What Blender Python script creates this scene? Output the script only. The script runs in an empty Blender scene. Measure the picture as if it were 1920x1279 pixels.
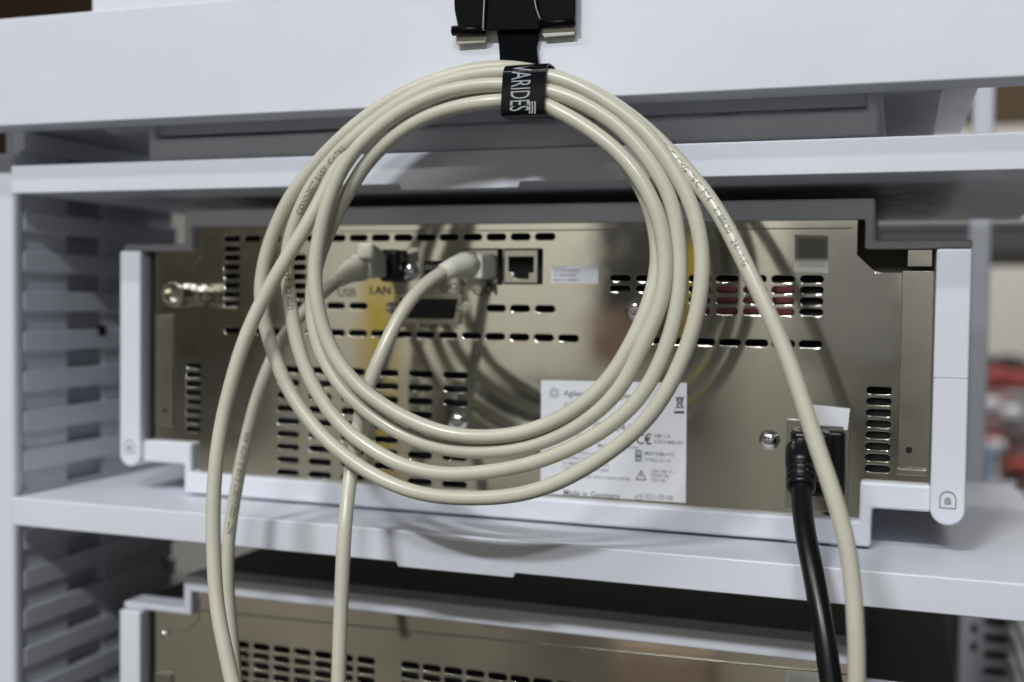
import bpy, bmesh, math, random
from mathutils import Vector, Matrix
random.seed(4)
S = bpy.context.scene
COL = S.collection

# ------------------------------------------------------------------ camera
FPX, PSI, PIT, ROL = 2100.0, math.radians(18.93), math.radians(2.0), math.radians(0.74)
cam_d = bpy.data.cameras.new('camera')
cam = bpy.data.objects.new('camera', cam_d); COL.objects.link(cam)
CM = Matrix.Rotation(PSI, 4, 'Z') @ Matrix.Rotation(math.pi/2 - PIT, 4, 'X') @ Matrix.Rotation(ROL, 4, 'Z')
cam.matrix_world = CM
cam_d.sensor_width = 36.0; cam_d.sensor_fit = 'HORIZONTAL'
cam_d.lens = FPX/1920*36
cam_d.clip_start = 0.01; cam_d.clip_end = 60
cam_d.dof.use_dof = True
cam_d.dof.focus_distance = 0.448
cam_d.dof.aperture_fstop = 4.9
S.camera = cam

# ------------------------------------------------------------------ world, lamps, exposure
W = bpy.data.worlds.new('World'); S.world = W; W.use_nodes = True
bg = W.node_tree.nodes['Background']
bg.inputs[0].default_value = (1.0, 0.985, 0.96, 1); bg.inputs[1].default_value = 0.055
def area(name, loc, target, sx, sy, power, col):
    d = bpy.data.lights.new(name, 'AREA'); d.shape = 'RECTANGLE'; d.size = sx; d.size_y = sy
    d.energy = power; d.color = col
    o = bpy.data.objects.new(name, d); COL.objects.link(o)
    o.location = loc
    o.rotation_euler = (Vector(target)-Vector(loc)).to_track_quat('-Z', 'Y').to_euler()
    return o
TGT = (-0.18, 0.45, 0.0)
area('ceiling_lamp', (-0.18-0.43, 0.45-2.30, 1.78), TGT, 0.42, 0.10, 41, (0.94, 0.97, 1.0))
area('ceiling_lamp', (-0.18+0.62, 0.45-2.30, 1.78), TGT, 0.42, 0.10, 21, (0.94, 0.97, 1.0))
area('hall_fill_light', (-1.05, -0.9, 1.7), (-1.0, -2.6, -0.45), 2.2, 0.3, 67, (1.0, 0.98, 0.95))  # fill added to brighten the mirrored aisle wall, no known lamp there
area('hall_fill_light', (0.6, 2.2, 2.6), (0.4, 3.9, 0.0), 1.6, 0.3, 62, (1.0, 0.98, 0.95))  # added fill that brightens the far hall wall
area('hall_fill_light', (-0.5, 1.9, 2.3), (-0.2, 1.7, 0.0), 0.8, 0.3, 22, (1.0, 0.985, 0.96))  # added fill to lift the ribs and rear post at the right
S.view_settings.view_transform = 'Standard'; S.view_settings.look = 'None'
S.cycles.caustics_reflective = False
S.view_settings.exposure = 0.06; S.view_settings.gamma = 1; S.view_settings.use_curve_mapping = False

# ------------------------------------------------------------------ measuring helpers
R3 = CM.to_3x3()
def ray(u, v): return R3 @ Vector(((u-960)/FPX, (639.5-v)/FPX, -1))
def at(u, v, Y):                      # a measured point of the photo on the plane at depth Y
    d = ray(u, v); return d*(Y/d.y)
def mirror_at(u, v, Yw, Yp=0.504):     # where the thing stands that the metal back panel mirrors at u, v
    d = ray(u, v); h = d*(Yp/d.y)
    return h + Vector((d.x, -d.y, d.z))*((Yp-Yw)/d.y)

# ------------------------------------------------------------------ materials
def mat(name, col, rough=0.5, metal=0.0, var=0.0, scale=30, bump=0.0, bscale=400, spec=None, coat=0.0, rvar=0.0):
    m = bpy.data.materials.new(name); m.use_nodes = True
    nt = m.node_tree; p = nt.nodes['Principled BSDF']
    p.inputs['Base Color'].default_value = (*col, 1); p.inputs['Roughness'].default_value = rough
    p.inputs['Metallic'].default_value = metal
    if spec is not None: p.inputs['Specular IOR Level'].default_value = spec
    if coat: p.inputs['Coat Weight'].default_value = coat
    if var or bump or rvar:
        tc = nt.nodes.new('ShaderNodeTexCoord')
    if var:
        n = nt.nodes.new('ShaderNodeTexNoise'); n.inputs['Scale'].default_value = scale; n.inputs['Detail'].default_value = 6
        nt.links.new(tc.outputs['Object'], n.inputs['Vector'])
        r = nt.nodes.new('ShaderNodeValToRGB')
        r.color_ramp.elements[0].position = 0.3; r.color_ramp.elements[1].position = 0.7
        r.color_ramp.elements[0].color = (*[c*(1-var) for c in col], 1)
        r.color_ramp.elements[1].color = (*[min(1, c*(1+var)) for c in col], 1)
        nt.links.new(n.outputs['Fac'], r.inputs['Fac']); nt.links.new(r.outputs['Color'], p.inputs['Base Color'])
    if rvar:
        n = nt.nodes.new('ShaderNodeTexNoise'); n.inputs['Scale'].default_value = 60; n.inputs['Detail'].default_value = 5
        nt.links.new(tc.outputs['Object'], n.inputs['Vector'])
        mr = nt.nodes.new('ShaderNodeMapRange')
        mr.inputs['From Min'].default_value = 0.3; mr.inputs['From Max'].default_value = 0.7
        mr.inputs['To Min'].default_value = max(0, rough-rvar); mr.inputs['To Max'].default_value = rough+rvar
        nt.links.new(n.outputs['Fac'], mr.inputs['Value']); nt.links.new(mr.outputs['Result'], p.inputs['Roughness'])
    if bump:
        n = nt.nodes.new('ShaderNodeTexNoise'); n.inputs['Scale'].default_value = bscale; n.inputs['Detail'].default_value = 3
        nt.links.new(tc.outputs['Object'], n.inputs['Vector'])
        b = nt.nodes.new('ShaderNodeBump'); b.inputs['Strength'].default_value = bump; b.inputs['Distance'].default_value = 0.0005
        nt.links.new(n.outputs['Fac'], b.inputs['Height']); nt.links.new(b.outputs['Normal'], p.inputs['Normal'])
    return m
M = {
 'paint': mat('white_powder_paint', (.70,.72,.785), .42, var=.03, scale=11, bump=.1, bscale=1500, rvar=.08),
 'plastic': mat('white_plastic', (.72,.735,.80), .38, var=.025, scale=18, rvar=.07, bump=.05, bscale=2500),
 'rack': mat('grey_white_rack_plastic', (.68,.70,.77), .45, var=.03, scale=20),
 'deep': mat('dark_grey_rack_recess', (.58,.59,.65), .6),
 'cover': mat('dark_grey_cover', (.085,.085,.09), .5, var=.05),
 'metal': mat('bright_zinc_sheet', (.66,.645,.575), .07, 1.0, var=.02, scale=40, rvar=.03, bump=.02, bscale=14),
 'metal2': mat('zinc_flange', (.52,.51,.46), .2, 1.0, rvar=.04),
 'chrome': mat('chrome', (.85,.84,.82), .08, 1.0),
 'nickel': mat('nickel', (.72,.69,.63), .12, 1.0),
 'cable': mat('beige_cable_jacket', (.565,.545,.445), .29, var=.05, scale=45, bump=.10, bscale=260, rvar=.07),
 'boot': mat('beige_plug_boot', (.70,.68,.57), .42, var=.02),
 'black': mat('black_rubber', (.006,.006,.0065), .3, spec=.35, var=.1),
 'gloss': mat('black_lacquer', (.004,.0035,.0035), .3, spec=.1),
 'velcro': mat('black_fabric_strap', (.003,.0035,.0045), .9, spec=.08, bump=.8, bscale=2600),
 'tie': mat('black_satin_ribbon', (.005,.006,.008), .13, spec=.25),
 'void': mat('unlit_interior_black', (.004,.004,.004), .9),  # near-black stands in for the shade inside vents, slots and holes
 'red': mat('dark_red_inner_part', (.11,.012,.018), .5),
 'sticker': mat('white_sticker', (.74,.75,.78), .45, var=.015),
 'silver': mat('silver_sticker', (.42,.41,.37), .4, .3),
 'field': mat('grey_printed_field', (.29,.285,.26), .5),
 'ink': mat('black_ink', (.03,.03,.035), .6),
 'cable_ink': mat('cable_print_ink', (.075,.07,.055), .6),
 'grey_ink': mat('grey_ink', (.17,.17,.18), .6),
 'pale_ink': mat('pale_grey_ink', (.33,.33,.34), .6),
 'green_ink': mat('green_grey_ink', (.10,.16,.12), .6),
 'panel_ink': mat('panel_print_grey', (.16,.15,.13), .6),
 'white_ink': mat('white_woven_letters', (.34,.36,.38), .6),
 'beige_wall': mat('beige_wall_paint', (.60,.585,.53), .8, var=.05, scale=2),
 'tan': mat('tan_wall_paint', (.62,.58,.50), .8, var=.1, scale=3),
 'blush': mat('pale_card', (.36,.28,.22), .8, var=.1, scale=5),
 'brown_wall': mat('dark_brown_wall', (.065,.042,.018), .8, var=.12, scale=3),
 'yellow': mat('yellow_steel_paint', (.46,.34,.015), .5),
 'dark': mat('charcoal_paint', (.014,.014,.015), .6),
 'olive': mat('dark_olive_cloth', (.06,.052,.036), .8),
 'grey': mat('mid_grey_paint', (.22,.22,.22), .6),
 'crate_red': mat('red_plastic_crate', (.42,.085,.07), .5, var=.1),
 'crate_pink': mat('faded_pink_crate', (.40,.25,.25), .6, var=.1),
 'crate_grey': mat('grey_plastic_crate', (.27,.25,.25), .6, var=.1),
 'crate_blue': mat('pale_blue_plastic', (.36,.55,.85), .4),
 'orange': mat('orange_brown_card', (.20,.13,.10), .7),
}

# ------------------------------------------------------------------ object helpers
WL = {}                                # world location of every object's origin
def thing(name, loc, label, cat, group=None):
    o = bpy.data.objects.new(name, None); COL.objects.link(o); o.empty_display_size = .02
    o.location = loc; WL[o] = Vector(loc); tag(o, label, cat, group); return o
def tag(o, label=None, cat=None, group=None, kind=None):
    for k, v in (('label', label), ('category', cat), ('group', group), ('kind', kind)):
        if v: o[k] = v
    return o
def link(name, me, m, parent=None, smooth=False, bevel=0.0, seg=2, base=True):
    """me is in world coordinates; its origin is moved to the foot of its bounding box"""
    me.name = name
    vs = me.vertices
    c = Vector((0,0,0))
    if len(vs) and base:
        xs=[v.co.x for v in vs]; ys=[v.co.y for v in vs]; zs=[v.co.z for v in vs]
        c = Vector(((min(xs)+max(xs))/2, (min(ys)+max(ys))/2, min(zs)))
        me.transform(Matrix.Translation(-c))
    if m: me.materials.clear(); me.materials.append(m)
    if smooth:
        for p in me.polygons: p.use_smooth = True
    o = bpy.data.objects.new(name, me); COL.objects.link(o); o.location = c; WL[o] = c
    if parent:
        o.parent = parent; o.matrix_parent_inverse = Matrix.Translation(-WL[parent])
    if bevel:
        b = o.modifiers.new('bevel', 'BEVEL'); b.width = bevel; b.segments = seg; b.limit_method = 'ANGLE'; b.angle_limit = math.radians(40)
        for p in me.polygons: p.use_smooth = True
        w = o.modifiers.new('normals', 'WEIGHTED_NORMAL'); w.keep_sharp = False
    return o
def build(name, bm, m, parent=None, smooth=False, bevel=0.0, seg=2):
    bmesh.ops.recalc_face_normals(bm, faces=bm.faces)
    me = bpy.data.meshes.new(name); bm.to_mesh(me); bm.free()
    return link(name, me, m, parent, smooth, bevel, seg)
def bx(bm, x0, x1, y0, y1, z0, z1):
    v = [bm.verts.new((x, y, z)) for x in (x0, x1) for y in (y0, y1) for z in (z0, z1)]
    for f in ((0,1,3,2),(4,6,7,5),(0,4,5,1),(2,3,7,6),(0,2,6,4),(1,5,7,3)): bm.faces.new([v[i] for i in f])
    return bm
def box(*a): return bx(bmesh.new(), *a)
def prism(pts, y0, y1, bm=None):       # outline in x, z pushed through from y0 to y1
    bm = bm or bmesh.new()
    a = [bm.verts.new((p[0], y0, p[1])) for p in pts]; b = [bm.verts.new((p[0], y1, p[1])) for p in pts]
    n = len(pts)
    bm.faces.new(a); bm.faces.new(b[::-1])
    for i in range(n): bm.faces.new((a[i], b[i], b[(i+1) % n], a[(i+1) % n]))
    return bm
def pxprism(pix, Y, y0, y1, bm=None):
    return prism([(p.x, p.z) for p in (at(u, v, Y) for u, v in pix)], y0, y1, bm)
def lathe(bm, prof, c, axis, n=24):    # prof: (distance along axis, radius)
    axis = Vector(axis).normalized(); c = Vector(c)
    a = axis.orthogonal().normalized(); b = axis.cross(a)
    rings = []
    for t, r in prof:
        if r < 1e-7: rings.append([bm.verts.new(c+axis*t)])
        else: rings.append([bm.verts.new(c+axis*t+(a*math.cos(k*2*math.pi/n)+b*math.sin(k*2*math.pi/n))*r) for k in range(n)])
    for r0, r1 in zip(rings, rings[1:]):
        for k in range(n):
            k2 = (k+1) % n
            q = [r0[k % len(r0)], r0[k2 % len(r0)], r1[k2 % len(r1)], r1[k % len(r1)]]
            q2 = []
            for v in q:
                if v not in q2: q2.append(v)
            if len(q2) > 2: bm.faces.new(q2)
    return bm
def catmull(P, step=0.0012):
    out = []
    P = [Vector(p) for p in P]
    Q = [P[0]*2-P[1]] + P + [P[-1]*2-P[-2]]
    for i in range(1, len(Q)-2):
        p0, p1, p2, p3 = Q[i-1:i+3]
        n = max(2, int((p2-p1).length/step))
        t0 = 0; t1 = t0+max(1e-6,(p1-p0).length)**.5; t2 = t1+max(1e-6,(p2-p1).length)**.5; t3 = t2+max(1e-6,(p3-p2).length)**.5
        for k in range(n):
            t = t1+(t2-t1)*k/n
            A1=p0*((t1-t)/(t1-t0))+p1*((t-t0)/(t1-t0)); A2=p1*((t2-t)/(t2-t1))+p2*((t-t1)/(t2-t1)); A3=p2*((t3-t)/(t3-t2))+p3*((t-t2)/(t3-t2))
            B1=A1*((t2-t)/(t2-t0))+A2*((t-t0)/(t2-t0)); B2=A2*((t3-t)/(t3-t1))+A3*((t-t1)/(t3-t1))
            out.append(B1*((t2-t)/(t2-t1))+B2*((t-t1)/(t2-t1)))
    out.append(P[-1]); return out
def resample(P, step):
    out = [P[0]]; acc = 0
    for a, b in zip(P, P[1:]):
        L = (b-a).length
        while acc+L >= step:
            t = (step-acc)/L; a = a.lerp(b, t); out.append(a); L = (b-a).length; acc = 0
            if L < 1e-9: break
        acc += L
    out.append(P[-1]); return out
def smoothed(P, it):
    P = list(P)
    for _ in range(it):
        P = [P[0]] + [P[i]*.5+(P[i-1]+P[i+1])*.25 for i in range(1, len(P)-1)] + [P[-1]]
    return P
def path(P, step=.002, it=30): return smoothed(resample(catmull(P), step), it)
def tube_bm(P, r, n=20, bm=None, cap=True):
    bm = bm or bmesh.new()
    rr = r if callable(r) else (lambda t: r)
    T = [(P[min(i+1, len(P)-1)]-P[max(i-1, 0)]).normalized() for i in range(len(P))]
    a = T[0].orthogonal().normalized(); rings = []
    for i, p in enumerate(P):
        a = (a-T[i]*a.dot(T[i])).normalized(); b = T[i].cross(a)
        q = rr(i/(len(P)-1))
        rings.append([bm.verts.new(p+(a*math.cos(k*2*math.pi/n)+b*math.sin(k*2*math.pi/n))*q) for k in range(n)])
    for r0, r1 in zip(rings, rings[1:]):
        for k in range(n): bm.faces.new((r0[k], r0[(k+1) % n], r1[(k+1) % n], r1[k]))
    if cap: bm.faces.new(rings[0][::-1]); bm.faces.new(rings[-1])
    return bm
def text_mesh(s, size, align='LEFT', bold=0.0, sx=1.0):
    c = bpy.data.curves.new('lettering', 'FONT'); c.body = s; c.size = size; c.align_x = align
    c.offset = bold; c.resolution_u = 3
    o = bpy.data.objects.new('lettering', c); COL.objects.link(o)
    bpy.context.view_layer.update()
    dg = bpy.context.evaluated_depsgraph_get()
    me = bpy.data.meshes.new_from_object(o.evaluated_get(dg))
    bpy.data.objects.remove(o); bpy.data.curves.remove(c)
    if sx != 1: me.transform(Matrix.Scale(sx, 4, (1,0,0)))
    return me
def texts(name, items, Y, m, parent):   # items: (text, u, v of the left end of the baseline, height of capitals in px, width factor)
    bm = bmesh.new()
    for s, u, v, h, sx in items:
        p = at(u, v, Y); px = (at(u, v-10, Y)-p).length/10
        me = text_mesh(s, h*px/0.72, bold=h*px*.012, sx=sx)
        me.transform(Matrix.Translation((p.x, Y, p.z)) @ Matrix.Rotation(math.pi/2, 4, 'X'))
        bm.from_mesh(me); bpy.data.meshes.remove(me)
    me = bpy.data.meshes.new(name); bm.to_mesh(me); bm.free()
    return link(name, me, m, parent)
def sheet(outer, holes, Y, th, bev, name):   # flat sheet in x, z with real holes and rolled edges (front face at Y)
    c = bpy.data.curves.new('outline', 'CURVE'); c.dimensions = '2D'; c.fill_mode = 'BOTH'
    c.extrude = th/2; c.bevel_depth = bev; c.bevel_resolution = 2
    for pts in [outer]+holes:
        s = c.splines.new('POLY'); s.points.add(len(pts)-1); s.use_cyclic_u = True
        for q, (x, z) in zip(s.points, pts): q.co = (x, z, 0, 1)
    o = bpy.data.objects.new('outline', c); COL.objects.link(o); bpy.context.view_layer.update()
    me = bpy.data.meshes.new_from_object(o.evaluated_get(bpy.context.evaluated_depsgraph_get()))
    bpy.data.objects.remove(o); bpy.data.curves.remove(c)
    me.transform(Matrix.Translation((0, Y+th/2+bev, 0)) @ Matrix.Rotation(math.pi/2, 4, 'X'))
    return me
def stadium(x, z, w, h, n=6):
    r = h/2; pts = []
    for k in range(n+1):
        a = -math.pi/2+math.pi*k/n; pts.append((x+w/2-r+r*math.cos(a), z+r*math.sin(a)))
    for k in range(n+1):
        a = math.pi/2+math.pi*k/n; pts.append((x-w/2+r+r*math.cos(a), z+r*math.sin(a)))
    return pts
def circle(x, z, r, n=20): return [(x+r*math.cos(2*math.pi*k/n), z+r*math.sin(2*math.pi*k/n)) for k in range(n)]

# ================================================================== LARGE STRUCTURE
# ------------------------------------------------------------------ far side of the hall, behind the rack
t = thing('hall_wall', (0.3, 4.0, -1.3), 'blurred hall wall behind the rack, dark brown above and pale beige below', 'wall')
build('lower_wall', box(-4.2, 2.4, 4.0, 4.1, -1.3, .60), M['beige_wall'], t)
build('upper_wall', box(-4.2, 2.4, 3.99, 4.12, .603, 2.6), M['brown_wall'], t)
build('skirting', box(-4.2, 2.4, 3.97, 3.999, -1.3, -1.18), M['grey'], t)

# ------------------------------------------------------------------ desk
YD = .44
p = at(0, 238, YD); q = at(0, 35, YD)
t = thing('crossbeam', (-.11, YD+.009, p.z), 'deep white crossbeam running across the top of the picture behind the clip', 'beam')
build('beam', box(-.62, .085, YD, YD+.018, p.z, q.z), M['paint'], t, bevel=.0012)
for x in (-.60, .065): build('end_bracket', box(x-.015, x+.015, YD+.0182, YD+.06, p.z+.004, q.z-.004), M['paint'], t, bevel=.001)
TOPZ = q.z

# ------------------------------------------------------------------ rack frame
XP = -.434
t = thing('equipment_rack', (-.44, .53, -.45), 'white equipment rack with ribbed side panel and post left of the instruments', 'rack')
pts = []
bm = bmesh.new(); bx(bm, -.490, at(25, 600, .4665).x, .4665, .4741, -.45, at(10, 287, .4665).z)
build('front_post', bm, M['paint'], t, bevel=.0028, seg=4)
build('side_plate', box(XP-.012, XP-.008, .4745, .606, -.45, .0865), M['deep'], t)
build('top_ledge', box(XP-.012, -.3935, .4745, .606, .0878, .0915), M['rack'], t, bevel=.0005)
def ribs(y0, y1, z_first, n, xf, xb, bm):
    for k in range(n):
        z0 = z_first-.0211*k
        bx(bm, xb, xf, y0, y1, z0-.0108, z0)
    return bm
build('ledge_rails', ribs(.4742, .606, .0655+.0211, 25, XP, XP-.0078, bmesh.new()), M['rack'], t, bevel=.0008)
bm = bmesh.new()
for y0, y1 in ((.4744, .5095), (.5405, .6055)):
    bx(bm, XP-.0077, XP-.0028, y0, y1, -.449, .0864)
build('recess_strips', bm, M['rack'], t)
for z in (-.172, -.152): build('slot', box(XP-.001, XP+.0006, .592, .597, z, z+.008), M['grey'], t)
build('slot', box(XP-.001, XP+.0006, .532, .538, -.0225, -.0165), M['void'], t)
# far posts of the same rack, seen past the right end
t2 = t
far = build('rear_post', box(.0500, .0650, .90, .915, -.45, .26), M['rack'], t2, bevel=.003, seg=3)
for v in (1178, 1212):
    c = at(1826, v, .9); build('slot', box(c.x-.002, c.x+.002, .8985, .9005, c.z-.003, c.z+.003), M['void'], far)
fp = build('slotted_plate', box(.0655, .0870, .902, .905, -.45, -.128), M['paint'], t, bevel=.0006)
for k in range(14):
    c = at(1862, 1166+31*k, .902); build('slot', box(.0678, .0838, .9012, .9022, c.z-.0024, c.z+.0024), M['void'], fp)
build('ledge_rails', ribs(.62, .9015, -.1345, 14, .0900, .0850, bmesh.new()), M['paint'], t, bevel=.0008)
bp = build('back_panel', box(-.10, .0535, .918, .922, -.45, -.128), M['cover'], t2)
build('rib', box(.004, .010, .912, .9175, -.45, -.128), M['grey'], bp)

# ------------------------------------------------------------------ the two shelves
def shelf(z0, z1, zt, label):
    x0, x1 = -.4295, .068
    t0, t1 = -.2121, -.1550
    out = [(x0, z1), (x0, z0), (t0, z0), (t0+.0008, zt), (t1-.0008, zt), (t1, z0), (x1, z0), (x1, z1)]
    t = thing('shelf', (-.1, .59, zt), label, 'shelf', 'white shelves of the rack')
    build('front_edge', prism(out, .460, .4625), M['paint'], t, bevel=.0008)
    build('board', box(x0+.0005, x1-.001, .4628, .72, z0+.0006, z1-.0003), M['paint'], t, bevel=.0004)
    return t
shelf(.0518, .0660, .0492, 'upper white shelf with a lower tab, over the instrument whose cables are plugged')
shelf(-.1186, -.1040, -.1208, 'lower white shelf carrying the instrument with the black power cable')

# ================================================================== INSTRUMENTS
YF, YM = .500, .504
def shell(label):
    r = thing('lab_instrument', (-.1815, .72, -.1035), label, 'instrument', 'lab instruments stacked on the rack')
    top = [(-.3536,.0460),(-.0098,.0460),(-.0098,.0281),(.0290,.0281),(.0290,.0245),(-.0135,.0245),(-.0135,.0372),(-.3490,.0372),(-.3490,.0245),(-.3915,.0245),(-.3915,.0281),(-.3536,.0281)]
    build('top_frame', prism(top, YF, .5165), M['plastic'], r, bevel=.0012, seg=3)
    build('top_cover', prism([(-.3530,.0455),(-.0104,.0455),(-.0104,.0262),(.0286,.0262),(.0286,-.0860),(.0270,-.0860),(.0270,.0246),(-.0128,.0246),(-.0128,.0380),(-.3500,.0380),(-.3500,.0246),(-.3905,.0246),(-.3905,-.0860),(-.3920,-.0860),(-.3920,.0262),(-.3530,.0262)], .5167, .80), M['cover'], r, bevel=.001)
    base = [(-.3533,-.1030),(-.0082,-.1030),(-.0082,-.0862),(.0158,-.0862),(.0158,-.0747),(-.0132,-.0747),(-.0132,-.0918),(-.3490,-.0918),(-.3490,-.0762),(-.3790,-.0762),(-.3790,-.0880),(-.3533,-.0880)]
    build('base_tray', prism(base, YF-.0005, .80), M['plastic'], r, bevel=.0016, seg=3)
    for x in (-.335, -.318, -.040, -.022): build('foot', box(x-.003, x+.003, .503, .512, -.10395, -.1028), M['plastic'], r)
    for x0, x1 in ((-.3915, -.3785), (.0150, .0288)):
        cx, rr = (x0+x1)/2, (x1-x0)/2
        pts = [(x0, .0244), (x0, -.0838)] + [(cx-rr*math.cos(a), -.0838-rr*math.sin(a)) for a in [math.pi*k/14 for k in range(1, 14)]] + [(x1, -.0838), (x1, .0244)]
        pl = build('side_pillar', prism(pts, YF-.0035, YF+.030), M['plastic'], r, bevel=.0012, seg=3)
        zc = -.0805
        arch = lambda s: [(cx-s, zc-s*.9)] + [(cx+s, zc-s*.9)] + [(cx+s*math.cos(a), zc+s*.35+s*math.sin(a)) for a in [math.pi*k/10 for k in range(11)]]
        me = sheet(arch(.0033), [arch(.0028)], YF-.00372, .0002, .00003, 'outline')
        link('latch_outline', me, M['pale_ink'], pl)
        build('latch_mark', prism(arch(.0013), YF-.0038, YF-.0034), M['pale_ink'], pl)
        if x0 < 0: pass
    build('seam_line', box(.0149, .02885, YF-.00355, YF-.0034, -.0292, -.0289), M['pale_ink'], r)
    # dark strip painting in the shade of the well beside the left pillar
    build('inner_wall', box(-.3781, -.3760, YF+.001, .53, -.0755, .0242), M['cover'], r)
    return r
OUT = [(-.3520,.0418),(-.0108,.0418),(-.0108,.0268),(.0146,.0268),(.0146,-.0800),(-.0108,-.0800),(-.0108,-.0960),(-.3515,-.0960),(-.3515,-.0800),(-.3755,-.0800),(-.3755,.0268),(-.3520,.0268)]
def slots_px(cols, v0, v1, wpx, hpx, Y=YM):        # row of slots: centre columns, v at first and last column
    out = []
    for u in cols:
        f = 0 if cols[-1] == cols[0] else (u-cols[0])/(cols[-1]-cols[0])
        v = v0+(v1-v0)*f
        c = at(u, v, Y)
        out.append((c.x, c.z))
    return out
W1, H1 = .0104, .0037
def row(xs, z, w=W1, h=H1): return [stadium(x, z, w, h) for x in xs]
def span(a, b, n): return [a+(b-a)*k/(n-1) for k in range(n)]
def X(u, v=600): return at(u, v, YM).x
def Z(u, v): return at(u, v, YM).z

# ------------------------------------------------------------------ middle instrument
mid = shell('middle instrument, mirror metal back with network and power cables plugged in')
holes = []
xsA = span(X(435,448), X(1022,444), 15)
zA = Z(700, 446)
holes += row(xsA, zA)
stepx = xsA[1]-xsA[0]
zB = [Z(435, 448.6+17.35*k) for k in range(1, 8)]
for z in zB: holes += row([xsA[0]], z)
for z in zB[1:]: holes += row([X(560, 500)], z, W1*.9)
zD = Z(672, 574)
holes += row([xsA[6]-stepx*.9, xsA[6]], zD) if False else row([X(630,573), X(672,573)], zD)
holes += row([X(930,578), X(975,578), X(1022,578)], zD)
zE = Z(672, 625)
xsE = xsA+[xsA[-1]+stepx]
holes += row(xsE, zE)
xsF = span(X(540, 790), X(853, 790), 6)
zF = span(Z(540, 692.7), Z(540, 886), 9)
for i, z in enumerate(zF):
    for j, x in enumerate(xsF):
        if j == 5 and i in (3, 4): continue
        holes.append(stadium(x, z, .0135, .0039))
for k in range(8): holes.append(stadium(X(363, 740), Z(363, 685.5+17.0*k), .0104, .0037))
xsH = span(X(1163, 545), X(1522, 545), 8)
zH = span(Z(1522, 523.5), Z(1522, 585.7), 4)
for i, z in enumerate(zH):
    holes += row(xsH if i < 2 else xsH[3:], z, .0105, .0037)
xsI = span(X(1272, 643), X(1520, 643), 6)
holes += row([xsI[0]-(xsI[1]-xsI[0])]+xsI, Z(1362, 642), .0105, .0037)
for k in range(8): holes.append(stadium(X(1647, 800), Z(1647, 732+21.0*k), .0109, .0038))
dots = [(1704, 844, .0014), (309, 770, .0012)]
OUTC = [OUT[0], (X(1607,450), .0418), (X(1607,450), Z(1607,478)), (X(1642,512), Z(1642,512)), (.0146, Z(1690,511))]+OUT[4:]
me = sheet(OUTC, holes, YM, .0006, .0003, 'panel')
pan = link('rear_panel', me, M['metal'], mid)
build('inner_plate', prism([(X(1600,450), .0410), (-.0112, .0410), (-.0112, .0264), (.0146, .0264), (.0146, Z(1690,516)), (X(1600,450), Z(1690,516))], YM+.0050, YM+.0058), M['olive'], mid)
build('interior', prism(OUT, YM+.009, YM+.012), M['void'], mid)  # black sheet in place of the unlit inside behind the vents
build('inner_board', box(xsH[3]-.002, xsH[6]+.006, YM+.0062, YM+.0080, zH[3]-.003, zH[0]-.0005), M['red'], mid)
# flanges at both ends
bm = bmesh.new(); a, b = at(290, 590, .5025), at(322, 800, .5025)
bx(bm, a.x, b.x, .5028, .5038, b.z, a.z); f1 = build('mounting_flange', bm, M['metal2'], mid, bevel=.0003)
bm = bmesh.new(); a, b = at(1692, 508, .5025), at(1743, 880, .5025)
bx(bm, a.x, b.x-.0002, .5028, .5038, b.z, a.z); f2 = build('mounting_flange', bm, M['metal2'], mid, bevel=.0003)
for (u, v, r_), fl in zip(dots, (f2, f1)):
    c = at(u, v, .5028); build('pin_hole', lathe(bmesh.new(), [(0, r_), (.0002, r_), (.0002, 0)], (c.x, .5028, c.z), (0,-1,0), 14), M['void'], fl)
a, b = at(1702, 468, .502), at(1748, 500, .502)
build('corner_bracket', prism([(a.x,a.z),(b.x,a.z),(b.x,b.z),(a.x,b.z)], .5015, .5030), M['metal2'], mid, bevel=.0003)
a, b = at(1682, 878, .502), at(1738, 893, .502)
build('lower_bracket', box(a.x, b.x, .5012, .5036, b.z, a.z), M['metal2'], mid, bevel=.0003)
build('cut_line', tube_bm([at(380,432,YM-.0002), at(380,478,YM-.0002), at(354,507,YM-.0002)], .00025, 6), M['metal2'], mid)
build('cut_line', tube_bm([at(380,436,YM-.0002), at(1598,428,YM-.0002)], .00028, 6), M['metal2'], mid)

def screw(u, v, r, parent, Y=YM):
    c = at(u, v, Y)
    bm = lathe(bmesh.new(), [(0, r*1.25), (r*.12, r*1.25), (r*.2, r)] + [(r*.2+r*.55*math.sin(a), r*math.cos(a)) for a in [math.pi/2*k/7 for k in range(1, 7)]] + [(r*.75, 0)], (c.x, Y, c.z), (0,-1,0), 24)
    s = build('screw', bm, M['chrome'], parent, smooth=True)
    bm = bmesh.new(); bx(bm, c.x-r*.45, c.x+r*.45, Y-r*.78, Y-r*.60, c.z-r*.08, c.z+r*.08)
    bx(bm, c.x-r*.08, c.x+r*.08, Y-r*.782, Y-r*.602, c.z-r*.45, c.z+r*.45)
    build('cross_recess', bm, M['grey'], s)
for u, v, r in ((768, 508, .0040), (858, 790, .0040), (1192, 580, .0040), (1443, 825, .0036)): screw(u, v, r, mid)

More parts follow.
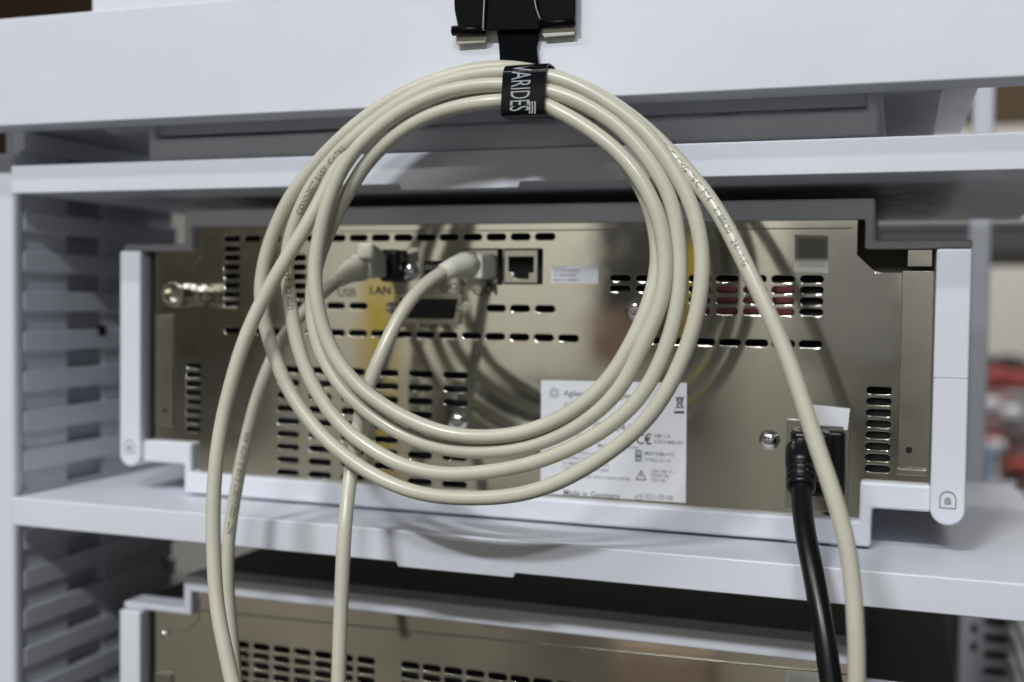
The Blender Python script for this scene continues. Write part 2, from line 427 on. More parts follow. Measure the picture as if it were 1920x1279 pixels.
def rj45(u0, v0, u1, v1, parent, name='network_socket'):
    a, b = at(u0, v0, YM), at(u1, v1, YM)
    x0, x1, z0, z1 = a.x, b.x, b.z, a.z; w, h = x1-x0, z1-z0; th = w*.085
    k = build(name, box(x0-.0009, x1+.0012, YM-.0009, YM+.001, z0-.0009, z1+.0010), M['void'], parent)
    bm = bmesh.new()
    hole = [(x0+w*.10, z1-h*.18), (x0+w*.86, z1-h*.18), (x0+w*.86, z0+h*.30), (x0+w*.72, z0+h*.30), (x0+w*.72, z0+h*.10), (x0+w*.26, z0+h*.10), (x0+w*.26, z0+h*.30), (x0+w*.10, z0+h*.30)]
    me = sheet([(x0, z1), (x1-th*.6, z1), (x1-th*.6, z0), (x0, z0)], [hole], YM-.0018, .0006, .0002, 'shield')
    link('shield', me, M['metal2'], k)
    build('cavity', box(x0+w*.1, x1-w*.1, YM-.00105, YM-.0007, z0+h*.08, z1-h*.08), M['void'], k)
    return k
rj45(949, 470, 1012, 530, mid)
rj45(874, 470, 937, 531, mid)
a, b = at(715, 468, YM-.004), at(751, 529, YM-.004)
k = build('network_socket', box(a.x, b.x, YM-.0075, YM+.001, b.z, a.z), M['black'], mid, bevel=.0022, seg=3)
a, b = at(797, 489, YM), at(852, 517, YM)
k = build('switch_block', box(a.x, b.x, YM-.0008, YM+.001, b.z, a.z), M['black'], mid)
bm = bmesh.new()
for i in range(6): bx(bm, a.x+.001+i*.0021, a.x+.0022+i*.0021, YM-.0014, YM-.0007, (a.z+b.z)/2-.001, (a.z+b.z)/2+.0016)
build('lever', bm, M['field'], k)
# D shaped remote connector
c0, c1 = at(748, 577, YM), at(872, 577, YM)
a, b = at(752, 557, YM), at(862, 600, YM)
dsub = lambda g: [(a.x-g, a.z+g), (b.x+g, a.z+g), (b.x+g-.0018, b.z-g), (a.x-g+.0018, b.z-g)]
k = build('remote_connector', prism(dsub(.0024), YM-.0022, YM+.001), M['metal2'], mid, bevel=.0006)
build('contact_block', prism(dsub(-.0004), YM-.0034, YM-.0021), M['black'], k, bevel=.0006)
for c in (at(738, 577, YM), at(871, 577, YM)):
    h = build('hex_nut', lathe(bmesh.new(), [(0,.0028),(.005,.0028),(.005,.0012),(.003,.0012),(.003,0)], (c.x, YM, c.z), (0,-1,0), 6), M['chrome'], mid)
# coaxial connector, pointing at the camera
c = at(372, 553, YM)
Yt = .5*0 + c.x/(at(322, 556, 1).x)
L = YM-Yt
bm = lathe(bmesh.new(), [(0,0.00600),(.0015,0.00600),(.0015,0.00432),(L*.35,0.00432),(L*.35,0.00624),(L*.42,0.00624),(L*.42,0.00504),(L*.62,0.00504),(L*.62,0.00648),(L*.97,0.00648),(L,0.00600),(L,0.00432),(L*.7,0.00432),(L*.7,0)], (c.x, YM, c.z), (0,-1,0), 28)
k = build('coaxial_connector', bm, M['nickel'], mid, bevel=.0002)
build('pin', lathe(bmesh.new(), [(0,.0011),(L*.25,.0011),(L*.27,.0006),(L*.27,0)], (c.x, YM-L*.7, c.z), (0,-1,0), 14), M['nickel'], k)
bm = bmesh.new()
for s in (-1, 1): lathe(bm, [(0,.0009),(.0013,.0009),(.0013,0)], (c.x+s*.0052, YM-L*.88, c.z), (s,0,0), 10)
build('bayonet_stud', bm, M['nickel'], k)
# panel lettering
texts('panel_lettering', [('USB', 632, 556, 16, 1.0), ('LAN', 692, 552, 16, 1.05), ('CONFIG', 784, 545, 15, 1.0), ('CAN', 886, 553, 16, 1.05), ('APG REMOTE', 742, 613, 15, 1.02)], YM-.0003, M['panel_ink'], mid)

def sticker(name, pix, parent, m=None, Y=YM, th=.0004):
    return build(name, pxprism(pix, Y, Y-th, Y-.00005), m or M['sticker'], parent)
YT = YM-.00055
# serial sticker beside the socket (its machine code is left out)
s = sticker('serial_sticker', [(1034,499),(1123,498),(1122,532),(1033,530)], mid)
texts('printed_text', [('G7104-64000', 1038, 510, 7, .95), ('SN DEBAS00862', 1038, 518, 5.5, .85), ('MADE IN GERMANY', 1038, 527, 5, .85)], YT, M['pale_ink'], s)
# silver sticker, upper right
s = sticker('silver_sticker', [(1490,440),(1553,442),(1553,512),(1490,510)], mid, M['silver'])
build('printed_field', pxprism([(1498,447),(1549,448),(1548,500),(1497,499)], YM, YM-.0006, YM-.0003), M['field'], s)
# rating label
s = sticker('rating_label', [(1015,713),(1288,718),(1286,943),(1014,925)], mid)
texts('maker_name', [('Agilent Technologies', 1057, 742, 11, 1.0)], YT, M['grey_ink'], s)
texts('printed_text', [('76337 Waldbronn', 1056, 763, 9, 1.0), ('G7104A', 1112, 806, 15, 1.1), ('SERIAL NO.', 1080, 822, 9, .9), ('Manufactured under', 1120, 838, 7, 1.0), ('one or more patents,', 1056, 850, 7, 1.0), ('certified systems for', 1056, 860, 7, 1.0), ('a regulated laboratory', 1056, 870, 7, 1.0), ('Use only fuses of type', 1056, 879, 7, 1.0), ('The terminals carry mains inside', 1056, 893, 7, 1.0), ('ISM 1-B', 1226, 820, 7, 1.0), ('ICES/NMB-001', 1226, 831, 7, .95), ('MSIP-REM-ATO', 1208, 853, 7, .9), ('2190G1311A', 1208, 865, 7, .95), ('100-240 V ~', 1220, 886, 7, .95), ('50/60 Hz', 1220, 894, 7, .95), ('120 VA', 1220, 903, 7, .95)], YT, M['pale_ink'], s)
texts('origin_text', [('Made in Germany', 1056, 928, 11, .98)], YT, M['grey_ink'], s)
texts('approval_mark', [('C\u20ac', 1192, 832, 20, .8)], YT, M['ink'], s)
texts('date_text', [('2021-09-08', 1207, 935, 10, .85)], YT, M['pale_ink'], s)
bm = bmesh.new()                                                        # spark emblem
for k in range(14):
    a_ = 2*math.pi*k/14
    c = at(1039, 737, YT); px = .000245
    for rr in (5, 7.5, 10.5):
        bx(bm, c.x+rr*px*math.cos(a_)-.00022, c.x+rr*px*math.cos(a_)+.00022, YT-.00002, YT, c.z+rr*px*math.sin(a_)-.00022, c.z+rr*px*math.sin(a_)+.00022)
build('spark_emblem', bm, M['pale_ink'], s)
bm = bmesh.new()                                                        # crossed-out bin with bar
def ln(bm, p0, p1, w, Y=YT):
    a, b = at(*p0, Y), at(*p1, Y); d = (b-a).normalized(); n = Vector((-d.z, 0, d.x))*w
    prism([((a+n).x,(a+n).z),((b+n).x,(b+n).z),((b-n).x,(b-n).z),((a-n).x,(a-n).z)], Y-.00003, Y, bm)
for p0, p1 in (((1268,748),(1281,748)),((1269,749),(1271,764)),((1280,749),(1278,764)),((1271,764),(1278,764)),((1267,766),(1282,744)),((1267,744),(1282,766)),((1271,745),(1278,745))): ln(bm, p0, p1, .00022)
ln(bm, (1264,773), (1283,773), .0005)
build('bin_mark', bm, M['ink'], s)
bm = bmesh.new()
for p0, p1 in (((1193,899),(1202,882)),((1202,882),(1211,900)),((1193,899),(1211,900)),((1202,887),(1202,895))): ln(bm, p0, p1, .00022)
build('warning_triangle', bm, M['grey_ink'], s)
bm = bmesh.new()
for p0, p1 in (((1192,845),(1202,845)),((1192,845),(1192,864)),((1192,864),(1202,864)),((1197,848),(1197,861)),((1202,846),(1202,863)),((1192,855),(1202,855))): ln(bm, p0, p1, .0003)
build('approval_mark', bm, M['green_ink'], s)
bm = bmesh.new()
for p0, p1 in (((1191,936),(1203,937)),((1203,937),(1203,925)),((1191,936),(1191,930)),((1191,930),(1196,932)),((1196,932),(1197,928)),((1197,928),(1203,931))): ln(bm, p0, p1, .0002)
build('factory_mark', bm, M['pale_ink'], s)

# power inlet
a, b = at(1476, 785, YM), at(1590, 962, YM)
k = build('power_inlet', box(a.x, b.x, YM-.0012, YM-.0001, b.z, a.z), M['metal2'], mid, bevel=.0004)
rp = [(1484,802),(1585,806),(1584,932),(1483,926)]
build('socket', pxprism(rp, YM, YM-.006, YM-.0011), M['black'], k, bevel=.0022, seg=4)
sticker('blank_sticker', [(1512,757),(1594,766),(1589,806),(1582,806),(1582,800),(1510,796)], mid, Y=.5024)

# ------------------------------------------------------------------ lower and upper instruments: copies of the shell
def copy_shell(src, dx, dy, dz, label, skip):
    c = src.copy(); COL.objects.link(c); c.location = src.location+Vector((dx,dy,dz)); c['label'] = label; WL[c] = Vector(c.location)
    for ch in src.children:
        if ch.name.split('.')[0] not in skip:
            d = ch.copy(); COL.objects.link(d); d.parent = c; d.matrix_parent_inverse = ch.matrix_parent_inverse
            for g in ch.children:
                e = g.copy(); COL.objects.link(e); e.parent = d; e.matrix_parent_inverse = g.matrix_parent_inverse
    return c
SHELL = {'top_frame','top_cover','base_tray','foot','side_pillar','seam_line','inner_wall','side_wall','mounting_flange'}
skip = {ch.name.split('.')[0] for ch in mid.children}-SHELL
low = copy_shell(mid, 0, 0, -.1925, 'lowest instrument, metal back with dense vent rows, cut off by the bottom edge', skip)
upp = copy_shell(mid, 0, -.030, .1702, 'upper instrument half hidden behind the crossbeam, only its plain base in view', skip|{'mounting_flange','side_pillar','top_frame','top_cover','inner_wall','seam_line'})
for o_, dy, dz in ((low, 0, -.1925), (upp, -.03, .1702)):
    WL[o_] = WL[mid]+Vector((0, dy, dz))
DZ = -.1925
holes = []
xl = span(X(452,1209), X(686,1238), 7); xr = span(X(769,1248), X(1150,1300), 10)
z0 = Z(452, 1208.7)
for k in range(9):
    holes += [stadium(x, z0-.0050*k, .0104, .0040) for x in xl]
z1 = Z(769, 1248)
for k in range(7):
    holes += [stadium(x, z1-.0050*k, .0104, .0040) for x in xr]
me = sheet([(x, z+DZ) for x, z in OUT], holes, YM, .0006, .0003, 'panel')
link('rear_panel', me, M['metal'], low)
build('interior', prism([(x, z+DZ) for x, z in OUT], YM+.009, YM+.012), M['void'], low)  # same black stand-in for the unlit inside
build('cut_line', tube_bm([at(374,1122,YM-.0002), at(372,1163,YM-.0002), at(348,1184,YM-.0002), at(318,1180,YM-.0002)], .0003, 6), M['panel_ink'], low)
build('cut_line', tube_bm([at(372,1152-8,YM-.0002), at(1600,1266,YM-.0002)], .0003, 6), M['metal2'], low)
c = at(311, 1188, YM); build('screw', lathe(bmesh.new(), [(0,.0017),(.0006,.0014),(.0009,0)], (c.x, YM-.001, c.z), (0,-1,0), 14), M['chrome'], low, smooth=True)
s = sticker('silver_sticker', [(1474,1257),(1537,1262),(1536,1330),(1473,1325)], low, M['silver'])
build('printed_field', pxprism([(1480,1265),(1531,1270),(1530,1320),(1479,1316)], YM, YM-.0006, YM-.0003), M['field'], s)
build('back_plate', box(-.352, -.010, .4732, .476, .1702-.090, .1702-.0767), M['plastic'], upp)
zz = .0945
body = build('body', box(at(170, 10, .470).x, .0315, .470, .66, zz, .215), M['plastic'], upp, bevel=.002)
f_ = [ray(u, v)*(zz/ray(u, v).z) for u, v in ((1668,178),(1720,174),(1741,249),(1704,249))]
bm = bmesh.new()
a_ = [bm.verts.new((w.x, w.y, zz-.003)) for w in f_]; b_ = [bm.verts.new((w.x, w.y, zz-.0001)) for w in f_]
for i in range(4): bm.faces.new((a_[i], a_[(i+1)%4], b_[(i+1)%4], b_[i]))
bm.faces.new(a_); bm.faces.new(b_[::-1])
build('brace', bm, M['deep'], upp)

# ================================================================== CABLES
RC = .00305
def pts3(L):
    out = []
    for u, v, Y in L: out.append(at(u, v, Y))
    return out
def cable_text(P, s, u, v, size, m, parent, rev=False, r=RC):
    """letters wrapped on the jacket, starting at the path point nearest to the pixel u, v"""
    if rev: P = P[::-1]
    best = None
    for i, p in enumerate(P):
        q = R3.transposed() @ p; uu = 960+FPX*q.x/-q.z; vv = 639.5-FPX*q.y/-q.z
        e = (uu-u)**2+(vv-v)**2
        if best is None or e < best[0]: best = (e, i)
    i0 = best[1]; S_ = [0]
    for a, b in zip(P[i0:], P[i0+1:]): S_.append(S_[-1]+(b-a).length)
    me = text_mesh(s, size, bold=0)
    bm = bmesh.new(); bm.from_mesh(me); bpy.data.meshes.remove(me)
    bmesh.ops.triangulate(bm, faces=bm.faces)
    for vtx in bm.verts:
        x, y = vtx.co.x, vtx.co.y-size*.34
        j = 0
        while j < len(S_)-2 and S_[j+1] < x: j += 1
        t_ = (x-S_[j])/max(1e-9, S_[j+1]-S_[j])
        A, B = P[i0+j], P[i0+j+1]
        c = A.lerp(B, t_); T = (P[min(i0+j+2, len(P)-1)]-P[max(i0+j-1, 0)]).normalized()
        n = (-c).normalized(); n = (n-T*n.dot(T)).normalized(); b = n.cross(T)
        phi = y/r
        vtx.co = c+(n*math.cos(phi)+b*math.sin(phi))*(r*1.03)
    me = bpy.data.meshes.new('printed_text'); bm.to_mesh(me); bm.free()
    return link('printed_text', me, m, parent)

D  = [(470,1420,.380),(450,1340,.383),(435,1279,.386),(424,1219,.388),(410,1152,.391),(402,1084,.394),(398,1000,.397),(400,933,.399),(407,859,.402),(416,790,.405),(427,739,.407),(447,669,.410),(468,614,.4125),(489,569,.415),(507,535,.417),(525,502,.4185),(548,467,.420),(572,427,.4225),(596,388,.4255),(612,353,.4275),(630,318,.429),(652,284,.430),(695,238,.432),(750,200,.4335),(840,168,.4342),(940,152,.4342)]
R2 = [(1022,197,.428),(1055,211,.4275),(1109,245,.427),(1164,289,.426),(1205,341,.4255),(1233,396,.425),(1246,450,.4245),(1249,500,.4243),(1248,530,.424),(1238,580,.424),(1210,638,.4235),(1180,702,.4235),(1158,735,.4235),(1111,779,.4235),(1064,810,.4235),(1017,831,.424),(970,844,.424),(900,848,.4245),(828,841,.425),(781,827,.4255),(734,804,.426),(687,771,.4265),(646,734,.427),(621,698,.428),(602,666,.428),(588,617,.429),(583,580,.4295),(584,545,.4300),(590,505,.4305),(602,470,.4305),(614,440,.4300),(623,421,.4298),(631,396,.4298),(648,368,.4295),(664,340,.429),(686,306,.4285),(720,271,.428),(762,239,.428),(800,219,.428),(855,200,.428),(936,189,.428)]
R1 = [(1022,190,.4345),(1055,206,.4345),(1109,243,.4338),(1160,288,.4332),(1200,342,.4325),(1222,396,.4315),(1233,450,.4308),(1234,495,.430),(1228,535,.429),(1214,580,.4275),(1188,638,.425),(1163,680,.4235),(1145,709,.423),(1111,743,.4225),(1064,779,.422),(1017,801,.422),(970,818-3,.422),(915,819,.422),(851,816,.4215),(804,804,.421),(757,783,.4205),(710,755,.420),(668,722,.4195),(642,694,.419),(621,659,.4188),(604,617,.4188),(596,579,.4190),(591,543,.4195),(590,506,.4200),(593,471,.4205),(601,431,.4210),(609,396,.4213),(622,358,.4218),(636,325,.4222),(655,292,.4228),(683,262,.4238),(718,231,.4248),(760,203,.4258),(808,181,.4268),(860,166,.4276),(936,157,.428)]
Rt3 = [(1022,168,.428),(1060,178,.428),(1109,201,.428),(1164,237,.428),(1205,285,.428),(1242,340,.428),(1263,388,.4278),(1273,450,.4276),(1276,500,.427),(1275,540,.4265),(1268,590,.426),(1254,638,.4255),(1238,680,.425),(1200,748,.4245),(1158,788,.424),(1111,820,.424),(1064,844,.424),(1017,864,.424),(970,876,.4245),(900,887,.425),(828,890,.4255),(781,881,.426),(734,865,.4263),(698,842,.4265),(651,811,.427),(618,774,.427),(590,731,.427),(567,677,.4275),(553,627,.428),(548,593,.4285),(542,553,.429),(537,510,.4292),(538,461,.4292),(549,425,.4292),(562,391,.429),(577,358,.4288),(601,325,.4288),(624,296,.4288),(648,272,.4288),(700,230,.4286),(760,188,.4285),(840,152,.4285),(936,133,.4285)]
Rt4 = [(1022,141,.428),(1060,150,.428),(1109,174,.428),(1164,209,.428),(1219,256,.428),(1246,292,.428),(1274,335,.4275),(1296,378,.427),(1308,415,.4265),(1315,450,.426),(1318,490,.4255),(1316,530,.425),(1308,585,.4245),(1295,638,.424),(1278,680,.4235),(1245,744,.423),(1200,802,.423),(1158,837,.423),(1111,870,.423),(1064,896,.423),(1017,916,.4235),(970,929,.424),(910,936,.424),(880,936,.424),(828,933,.4245),(781,924,.425),(734,907,.4255),(687,884,.426),(651,858,.426),(616,830,.4263),(571,778,.4268),(541,734,.427),(517,677,.4275),(503,628,.428),(491,590,.4288),(487,553,.4292),(491,512,.4292),(499,471,.4292),(515,431,.429),(533,390,.4288),(561,344,.4288),(601,297,.4288),(648,250,.429),(695,213,.430),(760,172,.432),(840,141,.434),(936,126,.4345)]
R5 = [(1022,138,.4345),(1070,152,.4345),(1120,176,.434),(1175,212,.4335),(1230,258,.4325),(1274,305,.4305),(1301,335,.428),(1328,369,.4255),(1350,401,.4235),(1394,487,.419),(1441,588,.415),(1488,702,.411),(1529,823,.407),(1549,886,.405),(1569,950,.4035),(1593,1051,.402),(1604,1151,.401),(1608,1240,.401),(1606,1300,.401),(1596,1420,.401)]
SEG = [D, R2, R1, Rt3, Rt4, R5]
P = path(pts3(sum(SEG, [])), .002, 26)
wob = [(random.uniform(60, 160), random.uniform(0, 6.28), Vector((random.gauss(0,1), random.gauss(0,.6), random.gauss(0,1))).normalized()) for _ in range(7)]
P = [p_+sum((d_*math.sin(i_*.002*f_*.7+h_) for f_, h_, d_ in wob), Vector())*.00010 for i_, p_ in enumerate(P)]
coil = build('coiled_cable', tube_bm(P, lambda q: RC*(1+.012*math.sin(q*210)+.010*math.sin(q*77+1)), 32), M['cable'], None, smooth=True)
tag(coil, 'long beige network cable coiled in a ring and tied under the black clip', 'cable')
cable_text(P, 'ETL-C  CMG  75 C  FT4    E188630   24AWG', 1236, 266, .0033, M['cable_ink'], coil)
cable_text(P, 'CONNECT EASY  CAT5E', 563, 404, .0033, M['cable_ink'], coil, rev=False)
cable_text(P, 'UTP CE  24AWG', 549, 584, .0033, M['cable_ink'], coil, rev=False)

# network cable (left socket)
net = thing('network_cable', at(437, 1279, .43), 'beige network cable plugged in left of the round screw, hanging left of the ring', 'cable')
L2 = [(452,1400,.418),(444,1300,.420),(438,1230,.423),(432,1168,.426),(428,1118,.428),(427,1037,.431),(433,977,.434),(443,916,.436),(452,868,.438),(466,806,.440),(482,745,.441),(501,694,.442),(527,637,.445),(547,610,.448),(570,583,.452),(609,545,.462),(632,527,.470),(655,512,.478)]
P2 = path(pts3(L2), .002, 20)
c2 = build('jacket', tube_bm(P2, .0029, 32), M['cable'], net, smooth=True)
cable_text(P2, 'RCT  CONNECT CABLE  UTP  4PR', 425, 1000, .0031, M['cable_ink'], c2, r=.0029)
def hull_box(c0, c1, up, w0, h0, w1, h1, bm, n=4):   # tapered square body from c0 to c1
    ax = (c1-c0).normalized(); s = ax.cross(up).normalized(); u_ = s.cross(ax)
    rings = []
    for c, w, h in ((c0, w0, h0), (c1, w1, h1)):
        rings.append([bm.verts.new(c+s*(a*w/2)+u_*(b*h/2)) for a, b in ((-1,-1),(1,-1),(1,1),(-1,1))])
    a, b = rings
    bm.faces.new(a[::-1]); bm.faces.new(b)
    for i in range(4): bm.faces.new((a[i], a[(i+1) % 4], b[(i+1) % 4], b[i]))
    return bm
UP = Vector((0,0,1))
b0, b1, b2 = at(633,526,.468), at(658,508,.476), at(690,499,.486)
build('strain_relief', tube_bm([b0, b0.lerp(b1,.35), b0.lerp(b1,.7), b1, b1.lerp(b2,.6)], lambda t: .0035+.0028*t, 20), M['boot'], net, smooth=True)
bm = bmesh.new(); hull_box(at(676,500,.479), at(706,498,.4955), UP, .0115, .0112, .0118, .0116, bm)
build('plug', bm, M['boot'], net, bevel=.0016, seg=3)
bm = bmesh.new(); hull_box(at(683,470,.476), at(706,477,.490), UP, .0085, .0085, .0080, .0045, bm)
build('latch_hood', bm, M['boot'], net, bevel=.0020, seg=4)

# CAN cable (middle socket)
can = thing('patch_cable', at(635, 1279, .42), 'beige cable plugged in beside the empty square socket, hanging through the ring', 'cable')
L3 = [(630,1400,.410),(635,1279,.413),(637,1200,.415),(641,1100,.418),(645,1010,.421),(651,938,.427),(657,891,.433),(664,840,.4365),(674,790,.4385),(684,740,.440),(694,712,.441),(722,648,.446),(747,595,.452),(784,544,.461),(812,521,.468),(841,504,.476),(860,497,.481)]
P3 = path(pts3(L3), .002, 20)
build('jacket', tube_bm(P3, .0031, 20), M['cable'], can, smooth=True)
b0, b1, b2 = at(830,510,.473), at(868,495,.484), at(896,499,.494)
build('strain_relief', tube_bm([b0, b0.lerp(b1,.4), b1, b1.lerp(b2,.6)], lambda t: .0037+.0026*t, 20), M['boot'], can, smooth=True)
bm = bmesh.new(); hull_box(at(880,500,.4875), at(909,501,.503), UP, .0130, .0122, .0130, .0112, bm)
build('plug', bm, M['boot'], can, bevel=.0016, seg=3)
bm = bmesh.new(); hull_box(at(886,536,.492), at(902,530,.4995), UP, .0075, .0060, .0065, .004, bm)
build('latch_hood', bm, M['boot'], can, bevel=.0014, seg=3)

# power cable
pw = thing('power_cable', at(1558, 1279, .43), 'black power cable hanging from its plug at the lower right of the instrument', 'cable')
L4 = [(1584,1420,.416),(1570,1340,.419),(1558,1279,.422),(1547,1200,.427),(1535,1130,.433),(1522,1060,.441),(1510,1000,.450),(1504,950,.459),(1502,915,.466),(1502,890,.472)]
P4 = path(pts3(L4), .002, 14)
build('jacket', tube_bm(P4, .00415, 22), M['black'], pw, smooth=True)
q0, q1 = at(1502,918,.4655), at(1502,838,.484)
ax = (q1-q0).normalized(); Lq = (q1-q0).length
prof = [(0,.0050),(.0008,.0058)]
for k in range(3):
    s0 = .0035+.0034*k; prof += [(s0,.0058),(s0+.0003,.0052),(s0+.0009,.0052),(s0+.0012,.0060)]
prof += [(Lq*.6,.0064),(Lq*.92,.0065),(Lq,.0055),(Lq,0)]
gr = build('strain_relief', lathe(bmesh.new(), [(0,0)]+prof, q0, ax, 26), M['black'], pw, smooth=True)
bm = bmesh.new()
a, b = at(1484, 806, .487), at(1556, 905, .487)
bx(bm, a.x, b.x, .4845, .4979, b.z, a.z)
build('plug', bm, M['black'], pw, bevel=.0028, seg=4)

# ================================================================== STRAP, TIE AND CLIP
t = thing('cable_tie', at(975, 212, .428), 'black woven tie with white capital letters holding the top of the coil', 'cable tie')
def band(profile, x0, x1, th, bm, tilt=0.0):
    """closed or open strip: profile in (y, z), given x-range"""
    n = len(profile); rows = []
    for i, (y, z) in enumerate(profile):
        a = profile[max(i-1, 0)]; b = profile[min(i+1, n-1)]
        tx, tz = b[0]-a[0], b[1]-a[1]; L = math.hypot(tx, tz); ny, nz = -tz/L*th/2, tx/L*th/2
        dx = tilt*(z-profile[0][1])
        rows.append([bm.verts.new((x0+dx, y+ny, z+nz)), bm.verts.new((x1+dx, y+ny, z+nz)), bm.verts.new((x1+dx, y-ny, z-nz)), bm.verts.new((x0+dx, y-ny, z-nz))])
    for a, b in zip(rows, rows[1:]):
        for k in range(4): bm.faces.new((a[k], a[(k+1) % 4], b[(k+1) % 4], b[k]))
    bm.faces.new(rows[0][::-1]); bm.faces.new(rows[-1])
    return bm
YB = .4238
zt, zb = at(980, 119, YB).z, at(980, 211, YB).z
xa, xb = at(939, 165, YB).x, at(1020, 165, YB).x
rt = .0045
prof = [(.4378, zb-.0005), (.4300, zb-.0009), (YB+.0012, zb-.0004), (YB, zb+.0012), (YB-.0001, (zt+zb)/2), (YB, zt-rt)]
prof += [(YB+rt-rt*math.cos(a), zt-rt+rt*math.sin(a)) for a in [math.pi/2*k/8 for k in range(1, 9)]]
prof += [(.4340, zt), (.4380, zt-.001)]
tie = build('ribbon', band(prof, xa, xb, .0008, bmesh.new(), .05), M['tie'], t, smooth=False, bevel=.00015)
# woven letters, reading downwards
me = text_mesh('VARIDES', .0118, bold=0, sx=.66)
me.transform(Matrix.Rotation(math.pi/2, 4, 'X'))
xs = [v.co.x for v in me.vertices]; ln_ = max(xs)-min(xs)
xl0 = at(957, 165, YB).x
ztop = zt-.0002; scale = (ztop-zb-.0006)/ln_
for v in me.vertices:
    s = (v.co.x-min(xs))*scale
    z = ztop-s; y = YB-.0007
    if z > zt-rt:
        hgt = min(1, (z-(zt-rt))/rt); y = YB+rt-rt*math.sqrt(max(0, 1-hgt*hgt))-.0007
    v.co = Vector((xl0+v.co.z+.05*(z-zb), y, z))
link('letters', me, M['white_ink'], t)
bm = bmesh.new()
for k in range(3):
    c = at(994+5*k, 201, YB); bx(bm, c.x-.0003, c.x+.0003, YB-.0006, YB-.0003, c.z-.0026, c.z+.0022)
build('stripe_mark', bm, M['pale_ink'], t)
build('ribbon_end', prism([(xa-.0012, zb+.0022),(xa+.0004, zb+.0030),(xa+.0004, zb+.0002)], YB+.004, YB+.0048), M['tie'], t)
sp = [at(930,50,.4366), at(1012,50,.4366), at(1004,85,.4366), at(1009,121,.4366), at(937,122,.4366), at(935,85,.4366)]
build('hanging_strap', prism([(q_.x, q_.z) for q_ in sp], .4366, .4382), M['velcro'], t, bevel=.0004)

t = thing('binder_clip', at(965, 70, .43), 'black binder clip with silver jaws on the desk edge above the coil', 'clip')
body = [(848,-90),(1079,-90),(1079,20),(1077,42),(1016,45),(1008,56),(912,58),(902,60),(862,62),(853,20)]
build('body', pxprism(body, .4350, .4343, .4358), M['gloss'], t, bevel=.0004)
build('back_body', pxprism([(862,-90),(1070,-90),(1064,30),(1000,44),(915,48),(872,44)], .4380, .4372, .4392), M['gloss'], t, bevel=.0004)
for (u0, v0, u1, v1, r_) in ((849,58,908,56,.0021), (1011,45,1078,41,.0016)):
    a, b = at(u0, v0, .4350), at(u1, v1, .4350)
    build('lip', tube_bm([a, a.lerp(b,.5), b], r_, 18), M['gloss'], t, smooth=True)
for pix in ([(856,62),(908,60),(914,70),(911,80),(856,84)], [(1020,46),(1079,42),(1078,66),(1021,71),(1016,64)]):
    build('jaw', pxprism(pix, .4376, .4370, .4384), M['chrome'] if False else mat('brushed_jaw_steel', (.55,.53,.48), .38, .7), t, bevel=.0003)
wire = path([at(906,57,.4335), at(907,30,.4330), at(909,-10,.4325), at(914,-70,.4315), at(958,-110,.4312), at(1000,-70,.4315), at(1002,-10,.4325), at(1006,18,.4330), at(1014,37,.4335)], .001, 6)
build('wire_handle', tube_bm(wire, .00062, 10), M['nickel'], t, smooth=True)

# ================================================================== THINGS MIRRORED IN THE METAL, ACROSS THE AISLE
YW = -2.6
t = thing('aisle_wall', (-1.4, YW, -1.9), 'pale beige wall across the aisle, seen only as a reflection in the metal back', 'wall')
build('wall', box(-4.5, 1.5, YW-.1, YW, -.95, .75), M['beige_wall'], t)
build('dado', box(-4.5, 1.5, YW-.1, YW+.01, -1.9, -.952), M['tan'], t)
build('skirting', box(-4.5, 1.5, YW+.0105, YW+.03, -1.9, -1.78), M['grey'], t)
def mbox(name, label, cat, u0, u1, v0, v1, Y, m, depth=.12, bev=.01, group=None, extra=None):
    a, b = mirror_at(u0, v0, Y), mirror_at(u1, v1, Y)
    x0, x1 = sorted((a.x, b.x)); z0, z1 = sorted((a.z, b.z))
    t = thing(name, ((x0+x1)/2, Y, z0), label, cat, group)
    build('body', box(x0, x1, Y-depth, Y, z0, z1), m, t, bevel=bev)
    build('lid', box(x0-.004, x1+.004, Y-depth-.004, Y+.004, z1+.001, z1+.012), m, t, bevel=.003)
    return t
mbox('cabinet', 'dark olive cabinet mirrored at the left end of the metal back', 'cabinet', 270, 505, 380, 668, YW+.3, M['olive'])
mbox('cabinet', 'charcoal box added for the person at the camera, mirrored right of the middle of the metal back', 'cabinet', 1118, 1300, 380, 660, YW+.5, M['dark'], .3)  # plain box added to give the dark reflection of the person at the camera
mbox('cabinet', 'grey box added for the person at the camera, mirrored behind the hanging cable at the right', 'cabinet', 1480, 1690, 420, 690, YW+.5, M['grey'], .3)  # second added box, for the greyer part of that person's reflection
mbox('bench', 'low black bench mirrored below the sockets', 'bench', 795, 1112, 728, 855, YW+.6, M['dark'], .3)
mbox('post', 'yellow steel post mirrored below the word LAN', 'post', 680, 725, 520, 1000, YW+.35, M['yellow'], .06, .004, 'yellow posts across the aisle')
mbox('post', 'yellow steel post mirrored right of the ring', 'post', 1285, 1312, 460, 760, YW+.75, M['yellow'], .06, .004, 'yellow posts across the aisle')
mbox('carton', 'tan carton mirrored at the bottom right in the lowest instrument', 'carton', 1150, 1330, 1218, 1330, YW+.6, M['blush'], .2)
mbox('carton', 'orange brown carton mirrored below the screw inside the ring', 'carton', 1105, 1190, 590, 690, YW+.9, M['orange'], .15)

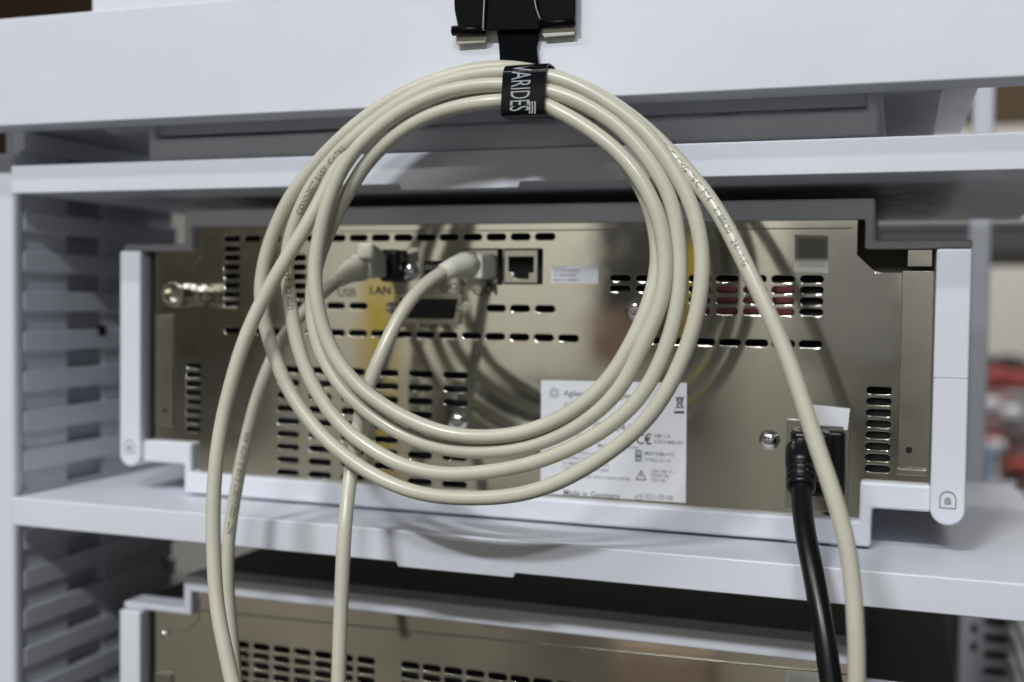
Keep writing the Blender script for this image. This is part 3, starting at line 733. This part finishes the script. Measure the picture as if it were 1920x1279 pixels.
# ================================================================== CLUTTER FAR BEHIND THE RIGHT END
def crate(u0, u1, v0, v1, Y, m, label):
    a, b = at(u0, v1, Y), at(u1, v0, Y)
    t = thing('crate', ((a.x+b.x)/2, Y+.1, a.z), label, 'crate', 'blurred crates behind the right end')
    build('body', box(a.x, b.x, Y, Y+.25, a.z, b.z), m, t, bevel=.008)
    build('rim', box(a.x-.006, b.x+.006, Y-.006, Y+.256, b.z-.018, b.z+.004), m, t, bevel=.004)
    return t
crate(1846, 1878, 695, 724, 2.6, M['crate_red'], 'bright red crate at the top left of the blurred pile')
crate(1882, 1960, 700, 728, 2.65, M['crate_red'], 'red crate at the top right of the blurred pile')
crate(1840, 1890, 735, 770, 2.62, M['crate_pink'], 'pink crate below the bright red one in the blurred pile')
crate(1895, 1970, 740, 785, 2.62, M['crate_grey'], 'grey crate below the right red one in the blurred pile')
crate(1836, 1880, 778, 812, 2.6, M['crate_pink'], 'pink crate halfway down the blurred pile')
crate(1884, 1960, 795, 835, 2.6, M['crate_grey'], 'grey crate halfway down the right of the blurred pile')
crate(1832, 1882, 820, 848, 2.58, M['crate_red'], 'red crate just above the pale blue tub')
crate(1886, 1960, 845, 925, 2.6, M['crate_pink'], 'large pink crate at the foot of the pile right of the blue tub')
crate(1848, 1868, 676, 694, 2.63, M['dark'], 'small black crate on top of the bright red one in the blurred pile')
crate(1893, 1925, 678, 699, 2.66, M['dark'], 'black crate on top of the red one at the right of the blurred pile')
crate(1846, 1868, 752, 772, 2.57, M['sticker'], 'small white crate in front of the upper pink one in the blurred pile')
crate(1886, 1912, 768, 786, 2.57, M['sticker'], 'white crate in front of the upper grey one in the blurred pile')
crate(1856, 1880, 832, 846, 2.54, M['sticker'], 'white crate above the pale blue tub in the blurred pile')
crate(1890, 1925, 870, 888, 2.55, M['crate_red'], 'red crate in front of the large pink one in the blurred pile')
a, b = at(1838, 925, 2.4), at(1872, 858, 2.4)
t = thing('tub', ((a.x+b.x)/2, 2.5, a.z), 'pale blue tub at the foot of the blurred pile', 'tub')
build('body', lathe(bmesh.new(), [(0,0),(0,(b.x-a.x)*.42),(b.z-a.z,(b.x-a.x)*.5),(b.z-a.z,0)], ((a.x+b.x)/2, 2.5, a.z), (0,0,1), 28), M['crate_blue'], t, bevel=.004)
build('rim', lathe(bmesh.new(), [(0,(b.x-a.x)*.49),(0,(b.x-a.x)*.54),(.012,(b.x-a.x)*.54),(.012,(b.x-a.x)*.49),(0,(b.x-a.x)*.49)], ((a.x+b.x)/2, 2.5, b.z-.01), (0,0,1), 28), M['crate_blue'], t)
a, b = at(1600, 478, 1.4), at(2000, 412, 1.4)
t = thing('side_table', ((a.x+b.x)/2, 1.6, a.z), 'blurred grey tabletop beyond the right end of the upper shelf', 'table')
build('tabletop', box(a.x, b.x, 1.4, 1.8, a.z, b.z), M['cover'], t, bevel=.004)
build('edge_strip', box(a.x+.01, b.x, 1.392, 1.3995, b.z-.006, b.z), M['grey'], t)
